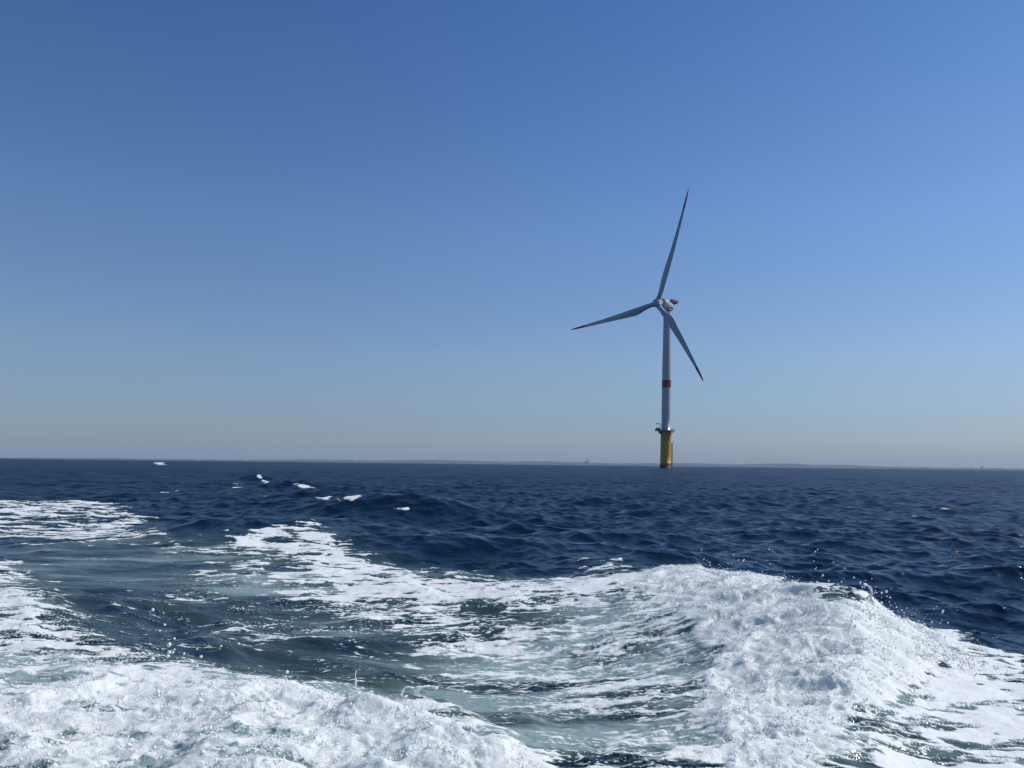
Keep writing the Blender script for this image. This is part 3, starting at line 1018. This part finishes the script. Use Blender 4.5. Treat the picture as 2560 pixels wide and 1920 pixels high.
for i, (u, dy, s) in enumerate(((650, 45, .6), (1394, 60, .7), (1436, 50, .5), (1604, 60, .6), (2150, 40, .8), (2162, 48, .7), (2190, 50, .6), (2290, 40, .8), (2310, 45, .7), (2430, 40, .8), (2497, 40, 1.0), (2512, 46, .8), (2553, 40, .6))):
    x = at_coast(u, CY+dy)
    loc = (x, CY + float(np.interp(x, xs, wig)) + dy, ground(x, dy))
    if i == 0:
        b0.location = loc
        b0.scale = (s,)*3
    else:
        dup(b0, loc, random.uniform(-.7, -.2), s)
x = at_coast(1469, CY+600)
ch = thing('church', (x, CY+600+float(np.interp(x, xs, wig)), ground(x, 600)), 'dark church with a tall square tower rising above the far town', 'church')
STONE = paint('dark_church_stone', (.10, .10, .10), .8, .15, .1, False)
bm = bmesh.new()
box(bm, -7, 7, -7, 7, -4, 46)
box(bm, -4.5, 4.5, -4.5, 4.5, 46, 56)
from_bm('bell_tower', bm, STONE, ch)
bm = bmesh.new()
lathe(bm, [(5.2, 56.01), (4.2, 60), (1.2, 65), (0, 68)], 8)
from_bm('dome', bm, HR, ch)
bm = bmesh.new()
box(bm, -45, -7.02, -9, 9, -4, 16)
from_bm('nave', bm, STONE, ch)
bm = bmesh.new()
vs = [bm.verts.new(p) for p in ((-46, -10, 16.01), (-7.02, -10, 16.01), (-7.02, 10, 16.01), (-46, 10, 16.01), (-46, 0, 25), (-7.02, 0, 25))]
for f in ((0, 1, 5, 4), (2, 3, 4, 5), (0, 4, 3), (1, 2, 5), (3, 2, 1, 0)):
    bm.faces.new([vs[i] for i in f])
from_bm('roof', bm, HR, ch)
x = at_coast(725, CY+900)
wtw = thing('water_tower', (x, CY+900+float(np.interp(x, xs, wig)), ground(x, 900)), 'pale water tower standing above the ridge at the left of the far shore', 'water tower')
bm = bmesh.new()
lathe(bm, [(4.5, -6), (3.2, 6), (3.2, 22)], 20)
from_bm('shaft', bm, HW, wtw, True)
bm = bmesh.new()
lathe(bm, [(3.22, 22.0), (9, 28), (9.5, 34), (6, 37), (0, 38)], 20)
from_bm('tank', bm, HW, wtw, True)
x = at_coast(2459, CY+700)
tb_ = thing('tower_block', (x, CY+700+float(np.interp(x, xs, wig)), ground(x, 700)), 'square tower block standing taller than the houses near the right end of the far shore', 'tower block')
bm = bmesh.new()
box(bm, -12, 12, -9, 9, -4, 24)
from_bm('wall', bm, HW, tb_)
bm = bmesh.new()
box(bm, -12.5, 12.5, -9.5, 9.5, 24.0, 25.4)
box(bm, -4, 4, -4, 4, 25.4, 29)
from_bm('roof', bm, HR, tb_)

# sailing boats far out
SAILC, ntx, bx_, Lx = new_mat('white_sailcloth')
nz = node(ntx, 'ShaderNodeTexNoise', Scale=.6, Detail=3.0)
Lx.new(mixc(ntx, nz.outputs[0], (.74, .74, .72), (.84, .84, .83)), bx_.inputs['Base Color'])
bx_.inputs['Roughness'].default_value = .7
tr_ = node(ntx, 'ShaderNodeBsdfTranslucent')
tr_.inputs['Color'].default_value = (.8, .8, .78, 1)
mx_ = node(ntx, 'ShaderNodeMixShader')
mx_.inputs[0].default_value = .5
Lx.new(bx_.outputs[0], mx_.inputs[1])
Lx.new(tr_.outputs[0], mx_.inputs[2])
Lx.new(mx_.outputs[0], ntx.nodes['Material Output'].inputs['Surface'])
HULL = paint('white_hull_paint', (.7, .7, .7), .3, .05, .5, False)
def sailboat(u, y, hgt, heel, label):
    x = (u-1280)/1862*y
    t = thing('sailing_boat', (x, y, 0), label, 'sailing boat', 'sailing boats off the far shore')
    t.rotation_euler = (0, heel, random.uniform(.6, .95))
    L_ = hgt*.72
    bm = bmesh.new()
    rows = []
    for i in range(9):
        k = i/8
        w = .17*L_*math.sin(PI*min(1, .12+k*.88)) if k < 1 else .01
        xx = (k-.45)*L_
        rows.append([bm.verts.new((xx, -w, .09*L_)), bm.verts.new((xx, -w*.75, 0)), bm.verts.new((xx, 0, -.06*L_)), bm.verts.new((xx, w*.75, 0)), bm.verts.new((xx, w, .09*L_))])
    for r0, r1 in zip(rows, rows[1:]):
        for k in range(4):
            bm.faces.new((r0[k], r1[k], r1[k+1], r0[k+1]))
        bm.faces.new((r0[4], r1[4], r1[0], r0[0]))
    bm.faces.new(rows[0])
    bm.faces.new(rows[-1][::-1])
    from_bm('hull', bm, HULL, t)
    bm = bmesh.new()
    tube(bm, [(.05*L_, 0, .05*L_), (.05*L_, 0, hgt*1.06)], [.012*hgt, .006*hgt], 8)
    tube(bm, [(.04*L_, 0, .16*hgt), (-.42*L_, .05*L_, .16*hgt)], .007*hgt, 6)
    from_bm('mast', bm, STEEL, t)
    for nm, corners in (('mainsail', ((.03, .19, 0), (-.41, .19, .05), (.03, 1.02, 0))), ('jib', ((.54, .14, 0), (.02, .2, .05), (.07, .86, 0)))):
        bm = bmesh.new()
        A, B, C = [Vector((p[0]*L_, p[2]*L_, p[1]*hgt)) for p in corners]
        n = 8
        g = {}
        for i in range(n+1):
            for j in range(n+1-i):
                a_, b__ = i/n, j/n
                p = A + (B-A)*a_ + (C-A)*b__
                p.y += .10*L_*4*a_*(1-a_-b__)*1.2
                g[i, j] = bm.verts.new(p)
        for i in range(n):
            for j in range(n-i):
                bm.faces.new((g[i, j], g[i+1, j], g[i, j+1]))
                if i+j < n-1:
                    bm.faces.new((g[i+1, j], g[i+1, j+1], g[i, j+1]))
        bmesh.ops.solidify(bm, geom=bm.faces[:], thickness=.01)
        from_bm(nm, bm, SAILC, t)
    return t
for u, y, h, he, lb in (
        (890, 6500, 17, .05, 'white sailing boat under the low hills left of the middle of the far shore'),
        (1725, 6200, 14, .10, 'white sailing boat nearest the right side of the yellow foundation'),
        (1748, 6000, 15, .25, 'white heeling sailing boat second to the right of the yellow foundation'),
        (1930, 6600, 18, .05, 'white sailing boat alone between the turbine and the round hill on the right'),
        (2299, 5600, 21, -.22, 'tall bright white sailing boat in front of the seafront blocks on the right'),
        (2166, 7000, 12, .30, 'small white sailing boat left of the tall bright one on the right')):
    sailboat(u, y, h, he, lb)

# ------------------------------------------------------------------ splashes and flying drops
def pixel_point(u, v, y):
    """where the line of sight of the photograph's point (u, v) is y metres away"""
    a_, b__ = (u-1280)/1862, (1160.5-v)/1862
    return Vector((y*(a_*math.cos(roll) - b__*math.sin(roll)), y, EYE + y*(a_*math.sin(roll) + b__*math.cos(roll))))
def splash(label, strands, y):
    bm = bmesh.new()
    for pts, rad_px in strands:
        P = [pixel_point(u, v, y + .02*math.sin(3*i)) for i, (u, v) in enumerate(pts)]
        dense, rr2 = [], []
        for i in range(len(P)-1):                        # smooth curve through the points
            p0, p1, p2, p3 = P[max(i-1, 0)], P[i], P[i+1], P[min(i+2, len(P)-1)]
            for k in range(5):
                t = k/5
                dense.append(.5*((2*p1) + (p2-p0)*t + (2*p0-5*p1+4*p2-p3)*t*t + (3*p1-p0-3*p2+p3)*t**3))
                rr2.append((rad_px[i]*(1-t) + rad_px[i+1]*t)*y/1862*random.uniform(.6, 1.7))
        dense.append(P[-1])
        rr2.append(rad_px[-1]*y/1862*.6)
        tube(bm, dense, rr2, 8)
    o = from_bm('splash', bm, SPRAY, None, True)
    return tag(o, label, 'splash', 'splashes above the wash')
splash('thin curling jet of white water standing highest on the crest of the breaking wave', [
    ([(2176, 1530), (2179, 1510), (2178, 1494), (2179, 1478), (2174, 1468), (2166, 1463), (2159, 1460)], [7, 5, 3, 2.6, 2.2, 2, 3.6]),
    ([(2168, 1522), (2166, 1503), (2171, 1492), (2177, 1488)], [3.5, 2.4, 2, 1.6])], 6.6)
splash('forked white thread of water flying left of the tall curling jet', [
    ([(2118, 1492), (2113, 1483), (2105, 1477), (2094, 1473), (2084, 1469), (2073, 1471), (2069, 1476)], [3, 3, 1.8, 1.4, 1.8, 1.6, 2.2]),
    ([(2113, 1482), (2124, 1480), (2130, 1475), (2138, 1471)], [2, 1.6, 1.4, 2.6])], 6.7)
splash('small bent strand of white water just under the tall curling jet', [
    ([(2148, 1513), (2138, 1500), (2141, 1490), (2137, 1484), (2131, 1480)], [4, 3, 1.8, 1.6, 2.4])], 6.6)
splash('looping white strand of water on top of the lumpy foam at the bottom', [
    ([(1003, 1738), (1010, 1722), (1020, 1717), (1036, 1720), (1046, 1716)], [3.4, 2.0, 1.5, 1.6, 2.6]),
    ([(1040, 1738), (1043, 1724), (1058, 1717), (1078, 1716), (1094, 1722)], [6, 5, 3, 2, 3])], 4.5)
splash('thin upright jet of water left of the looping strand', [
    ([(889, 1716), (890, 1700), (888, 1688), (891, 1676)], [2.6, 1.5, 1.0, 1.5])], 4.7)

def drop(label, group, u, v, y, px):
    bm = bmesh.new()
    bmesh.ops.create_icosphere(bm, subdivisions=2, radius=1)
    d = Vector((random.gauss(0, 1), random.gauss(0, 1), random.gauss(0, 1))).normalized()
    st_ = random.uniform(1, 1.35)
    r = px*y/1862
    for w_ in bm.verts:
        w_.co = (w_.co + d*w_.co.dot(d)*(st_-1))*r*(1+.05*math.sin(5*w_.co.x+3*w_.co.z))
    o = from_bm('water_drop', bm, SPRAY, None, True)
    o.location = pixel_point(u, v, y)
    tag(o, label, 'drop', group)
z4 = 2.458
for x_, y_, p in ((940, 60, 4), (1013, 152, 3.2), (982, 188, 2.5), (1072, 237, 3), (1040, 275, 5.2), (924, 270, 2), (1117, 279, 2.2), (1073, 304, 2.6), (1041, 321, 4.6), (1063, 323, 3), (972, 341, 4), (1032, 345, 4.6), (939, 360, 4.6), (1131, 330, 2.8), (1211, 302, 2.2), (1236, 348, 3.6), (1358, 283, 2.8), (1467, 268, 3.2), (1178, 378, 5), (1085, 392, 3.2), (1213, 400, 2.6), (1371, 418, 2.6), (1310, 399, 1.8), (1527, 419, 1.8), (1203, 450, 3), (866, 290, 1.6), (880, 345, 1.5), (1765, 442, 4.6), (1529, 458, 2), (787, 350, 1.8), (1118, 404, 1.8), (1258, 378, 1.5), (484, 364, 1.8), (541, 378, 2)):
    drop('white drop of water in the loose cluster over the dark trough on the left', 'drops over the dark trough', x_/z4, 1500 + y_/z4, 4.9 + random.uniform(-.3, .3), p*.9)
z7 = 7.373
for x_, y_, p in ((53, 135, 2.6), (157, 240, 2.4), (398, 253, 2.1), (627, 176, 2), (440, 190, 1), (936, 66, 1.2), (955, 198, 1.3), (840, 228, 1.2), (780, 349, 2), (745, 292, 1.3), (1035, 347, 1.2), (1018, 412, 1.4), (1043, 453, 1.5), (1003, 460, 1.6), (1138, 458, 2.5), (1225, 433, 3), (1294, 543, 2.1), (1138, 637, 2.8), (1303, 685, 1.6), (1414, 720, 1.9), (1337, 792, 2), (1508, 777, 1.7), (1598, 740, 1.4), (1550, 823, 1.7), (1388, 885, 2.5), (1470, 905, 3), (1560, 940, 2.4), (1404, 959, 1.9), (1645, 1001, 1.8), (1458, 1026, 1.8), (1135, 785, 3), (1237, 780, 1.6), (1310, 382, 1.3), (837, 472, 1.6), (770, 407, 1.5), (792, 455, 1.5), (1980, 1190, 1.6), (1712, 1125, 1.7), (2005, 1237, 1.9), (1797, 1111, 1.4), (2152, 700, 1.1), (1237, 522, 1.3), (1072, 720, 1.4), (1113, 740, 1.3), (340, 293, 1.3), (395, 353, 1.4), (559, 350, 1.2)):
    drop('white drop of spray flying beyond the breaking crest on the right', 'drops beyond the breaking crest', 2050 + x_/z7, 1420 + y_/z7, 6.6 + random.uniform(-.4, .5), p)
z3 = 2.304
for x_, y_, p in ((538, 108, 1.6), (1010, 90, 2), (1023, 78, 1.6), (1001, 145, 1.6), (1115, 151, 1.8), (1010, 190, 1.6), (1180, 187, 1.8), (1255, 165, 1.2), (1232, 239, 2.2), (832, 200, 1.4), (730, 142, 1.2), (748, 160, 1.3), (670, 147, 1), (507, 160, 1.3), (455, 165, 1.5), (830, 228, 1.4), (910, 255, 1.5), (1352, 157, 1.1), (1335, 247, 1.1), (705, 205, 1.3)):
    drop('tiny white drop of spray high above the foaming crest against the dark sea', 'small drops high above the crest', 1600 + x_/z3, 1340 + y_/z3, 7.6 + random.uniform(-.6, .6), p)

# ------------------------------------------------------------------ sea mist that pales the far shore
hz, nt, b, L = new_mat('haze_air')
nt.nodes.remove(b)
pv = node(nt, 'ShaderNodeVolumePrincipled')
pv.inputs['Color'].default_value = (.60, .78, 1.0, 1)
pv.inputs['Density'].default_value = 4.8e-5
pv.inputs['Anisotropy'].default_value = .0
L.new(pv.outputs[0], nt.nodes['Material Output'].inputs['Volume'])
bm = bmesh.new()
box(bm, -14500, 14500, -14500, 14500, -14, 200)
haze = from_bm('haze', bm, hz)
haze['kind'] = 'stuff'
tag(haze, 'thin pale sea mist that fades the far shore', 'haze')
